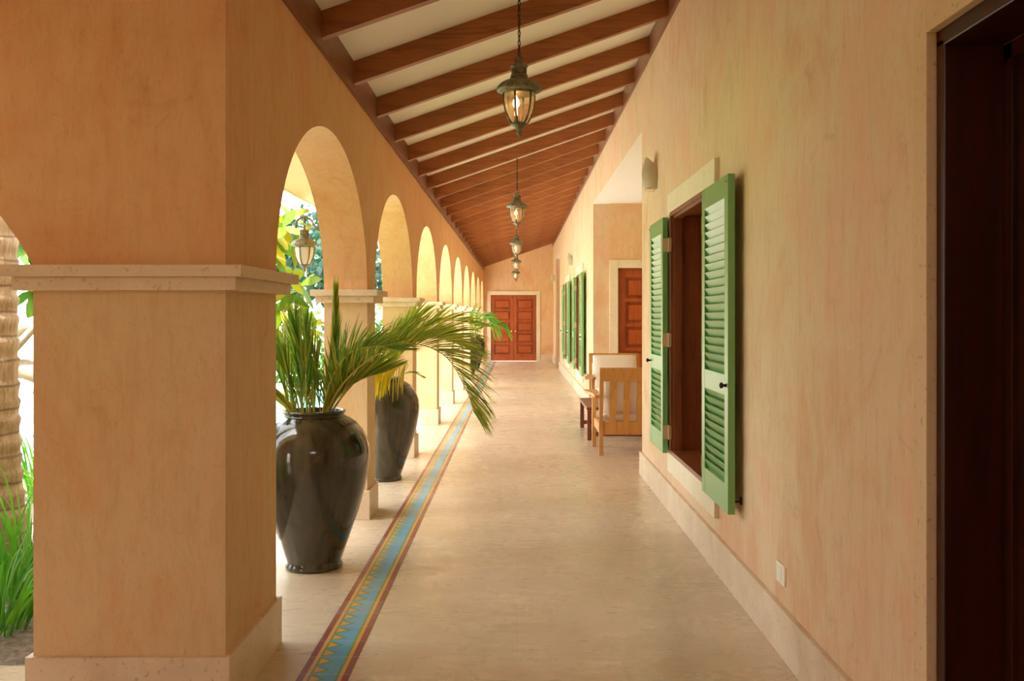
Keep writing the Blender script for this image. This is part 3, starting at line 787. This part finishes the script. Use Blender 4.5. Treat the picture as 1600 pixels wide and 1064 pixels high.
# ------------------------------------------------------------------ garden
g = MB().box(-60, -1.70, 4.14, 60, -.3, -.05); struct(g.build('ground', M['lawn']))
struct(MB().box(-60, -9.0, RB-20, 4.14, -.3, -.05).build('ground_side', M['lawn']))
g = MB().box(-6.5, -1.705, 4.145, 8.4, -.05, -.01); tag(g.build('planting_bed', M['mulch']), 'mulched planting bed around the ringed palm trunk', 'ground', kind='stuff')
g = MB().box(-14, -3.0, 9.0, 13.4, -.05, .0).box(-14, -1.7, 20, 24, -.05, 0).box(-3.3, -1.7, 11.5, 20, -.05, 0).box(-14, -13.4, 13.4, 20, -.05, 0).box(-6, -1.7, 24, 31.8, -.05, 0)  # pool paving, plus pale strips beside the arcade added to bounce light inside
struct(g.build('pool_deck_and_bounce', M['deck']))
g = MB().box(-13.4, -3.3, 13.4, 20, -.05, -.035); o = g.build('pool_water', M['water']); tag(o, 'turquoise swimming pool water beyond the white paving', 'pool', kind='stuff')
g = MB().box(-40, -2.4, 25.0, 25.3, -.05, 1.2); struct(g.build('wall_garden', M['deck']))

# broad crown out of view, added to shade the first bays
trees0 = [(-10.2, 8.5, 7.2, 3.2, 'leaf_mid', 'broad unseen tree added to shade the first bays, left of the pier')]
# ringed palm trunk
e = empty('palm_tree', (-3.09, 5.6, -.03))
random.seed(3)
prof = []; z = 0
while z < 4.6:
    base = .152 + .11*math.exp(-z/.33) + .015*math.exp(-z/1.5)
    prof += [(base, z), (base+.010, z+.05), (base-.004, z+.075)]; z += random.uniform(.09, .14)
mb = MB(); mb.lathe(prof, 36); mb.build('trunk', M['palm_bark'], e)
for i in range(9):
    a = i*.7; ca, sa = math.cos(a), math.sin(a)
    frond(e, [(0,0,4.5), (.5*ca,.5*sa,5.2), (1.3*ca,1.3*sa,5.5), (2.2*ca,2.2*sa,5.0), (2.7*ca,2.7*sa,4.2)], M['frond_far'], leaf=.55, ang=45, n=34, droop=.2, w=.02)
tag(e, 'thick ringed palm trunk rising beyond the pier at the left edge', 'tree')

def blades(name, cx_, cy_, z0, n, h0, h1, spread, rad, mat_, label, cat):
    mb = MB()
    for i in range(n):
        a = random.uniform(0, 6.28); r_ = rad*math.sqrt(random.random()); p = Vector((cx_+r_*math.cos(a), cy_+r_*math.sin(a), z0))
        d = Vector((math.cos(a)*random.uniform(.1, spread)+random.uniform(-.25,.25), math.sin(a)*random.uniform(.1, spread)+random.uniform(-.25,.25), 1)).normalized()
        L = random.uniform(h0, h1); K = 7; line = [p.copy()]; wd = d.cross(Vector((math.cos(a*3), math.sin(a*3), .1))).normalized()
        for k_ in range(K):
            p = p + d*L/K; d = (d + Vector((0,0,-1))*.09*(k_+1)/2 + Vector((math.cos(a), math.sin(a), 0))*.05).normalized(); line.append(p.copy())
        w_ = random.uniform(.006, .011)
        mb.strip(line, [w_*.7, w_, w_, w_, w_*.9, w_*.75, w_*.5, .0005], wd)
    o = mb.build(name, mat_, recalc=False); tag(o, label, cat, 'strappy grass clumps'); return o
random.seed(21)
blades('grass_clump', -2.5, 4.6, -.01, 90, .40, .75, .5, .14, M['grass_blade'], 'long strappy grass clump at the left edge beside the pier base', 'plant')
blades('grass_clump', -2.62, 5.15, -.01, 110, .45, .8, .4, .12, M['grass_blade'], 'strappy grass clump right in front of the ringed palm trunk', 'plant')
blades('grass_clump', -2.75, 6.35, -.01, 90, .5, .9, .4, .15, M['grass_blade'], 'strappy grass clump behind the ringed palm trunk', 'plant')
blades('grass_clump', -3.9, 7.9, -.01, 90, .5, .8, .5, .25, M['grass_blade'], 'strappy grass clump at the edge of the white pool paving', 'plant')

def leaf(mb, p, d, L, w, up):
    S = d.cross(up).normalized()
    line = [p + d*L*t - Vector((0,0,1))*L*.22*t*t for t in (0, .2, .45, .7, .9, 1)]
    mb.strip(line, [w*.1, w*.6, w, w*.85, w*.4, .001], S)
def rnd_dir():
    while True:
        v_ = Vector((random.uniform(-1,1), random.uniform(-1,1), random.uniform(-1,1)))
        if .1 < v_.length < 1: return v_.normalized()
def shrub(name, loc, blobs, mat_, n, L, w, label, cat, stem=None, rosette=0, group='garden shrubs and trees'):
    e = empty(name, loc); mb = MB()
    for (bx_, by_, bz, br2) in blobs:
        m_ = int(n*br2*br2)
        for i in range(max(m_, 8)):
            d = rnd_dir(); p = Vector((bx_, by_, bz)) + d*br2*random.uniform(.55, 1)
            if rosette:
                ax_ = (d+Vector((0,0,.6))).normalized(); u = ax_.orthogonal().normalized(); v2 = ax_.cross(u)
                for k_ in range(rosette):
                    a = 2*math.pi*k_/rosette + random.random()*.5
                    dd = (u*math.cos(a)+v2*math.sin(a) + ax_*random.uniform(.1,.8)).normalized()
                    leaf(mb, p, dd, L*random.uniform(.7, 1.1), w, ax_)
            else:
                dd = (d*.6+rnd_dir()*.6+Vector((0,0,-.2))).normalized(); leaf(mb, p, dd, L*random.uniform(.7, 1.2), w, rnd_dir())
    mb.build('foliage', mat_, e, recalc=False)
    sm = MB()
    for pts_, rad in (stem or [([(0,0,0), (0,0,blobs[0][2])], .03)]):
        q = bez(pts_, 14) if len(pts_) > 2 else [Vector(p_) for p_ in pts_]
        sm.tube(q, [rad*(1-.5*i/(len(q)-1)) for i in range(len(q))], 10)
    sm.build('stem', M['bark'], e)
    tag(e, label, cat, group); return e
random.seed(33)
shrub('leafy_shrub', (-2.35, 9.6, -.02), [(0,0,2.0,.30), (.0,-.1,2.35,.28), (-.1,.0,1.65,.28), (.1,0,1.3,.25)], M['leaf_yellow'], 130, .26, .055, 'tall shrub with big yellow green leaves seen through the first arch', 'shrub',
      stem=[([(0,0,0),(.03,0,1.0),(0,0,2.0)], .03)], rosette=4)
shrub('plumeria_tree', (-3.9, 7.6, -.02), [(-.4,0,2.6,.5), (.3,.2,2.3,.4), (.3,.2,.95,.12), (.5,.2,1.5,.16), (-.2,.5,2.0,.35)], M['leaf_mid'], 50, .30, .05, 'plumeria tree with thick grey limbs behind the ringed palm trunk', 'tree',
      stem=[([(-.5,0,0),(-.5,0,.9),(-.1,0,1.12),(.25,.0,1.02),(.5,.1,1.1)], .115), ([(-.5,0,.8),(-.35,0,1.35),(-.05,0,1.42),(.25,.1,1.62),(.4,.2,2.3)], .085), ([(-.2,-.1,1.1),(0,-.1,1.3),(.2,-.1,1.5),(.5,-.1,1.7)], .04), ([(-.35,0,.5),(-.5,0,1.5),(-.4,0,2.6)], .09)], rosette=6)
shrub('leafy_shrub', (-3.9, 12.6, 0), [(0,0,1.5,.45), (.5,.3,1.2,.35), (-.3,.2,1.9,.35), (.35,0,1.75,.3)], M['leaf_yellow'], 90, .20, .03, 'feathery yellow green shrub beyond the first arch, by the pool', 'shrub', rosette=7)
shrub('leafy_shrub', (-5.6, 16.0+5.6, 0), [(0,0,1.0,.8), (1.0,.2,.9,.75), (2.0,0,1.0,.8), (.5,0,.4,.5), (1.5,0,.4,.5)], M['leaf_mid'], 420, .18, .05, 'low rounded green bush on the far side of the pool', 'shrub')
hb = []
for i in range(9): hb.append((-1.1*i, random.uniform(-.3,.3), random.uniform(2.3,3.1), random.uniform(.8,1.05)))
shrub('tall_hedge', (-3.6, 26.4, -.05), hb, M['leaf_deep'], 300, .26, .08, 'dark green clipped hedge mass behind the garden wall', 'hedge', stem=[([(a, b, 0), (a, b, c)], .06) for a, b, c, d in hb])
trees = [(-8.6, 22.6, 5.2, 1.7, 'leaf_mid', 'light green tree nearest behind the pool'), (-15.5, 22, 4.6, 1.6, 'leaf_mid', 'light green tree far left behind the pool'),
         (-6.5, 33, 5.6, 2.2, 'leaf_deep', 'dark green tree behind the garden wall, first arch view'), (-13, 36, 6.5, 3.0, 'leaf_deep', 'tall dark green tree behind the garden wall, far left'),
         (-10.5, 31.0, 3.6, 1.3, 'leaf_yellow', 'sunlit yellow green tree behind the garden wall'), (-3.4, 30.6, 3.2, 1.0, 'leaf_mid', 'small green tree behind the garden wall near the arcade'),
         (-20, 30, 4.6, 2.4, 'leaf_mid', 'broad green tree at the far left of the garden')]
for (x, y, h, r_, mm, lb) in trees + trees0:
    bl = [(0,0,h*.72,r_*.75)] + [(r_*.6*math.cos(a), r_*.6*math.sin(a), h*.6+random.uniform(-.3,.9)*r_*.5, r_*.5) for a in (0, 1.2, 2.4, 3.6, 4.8)]
    shrub('garden_tree', (x, y, -.05), bl, M[mm], 210, .28, .075, lb, 'tree', stem=[([(0,0,0),(.1,0,h*.4),(0,0,h*.75)], .14)])
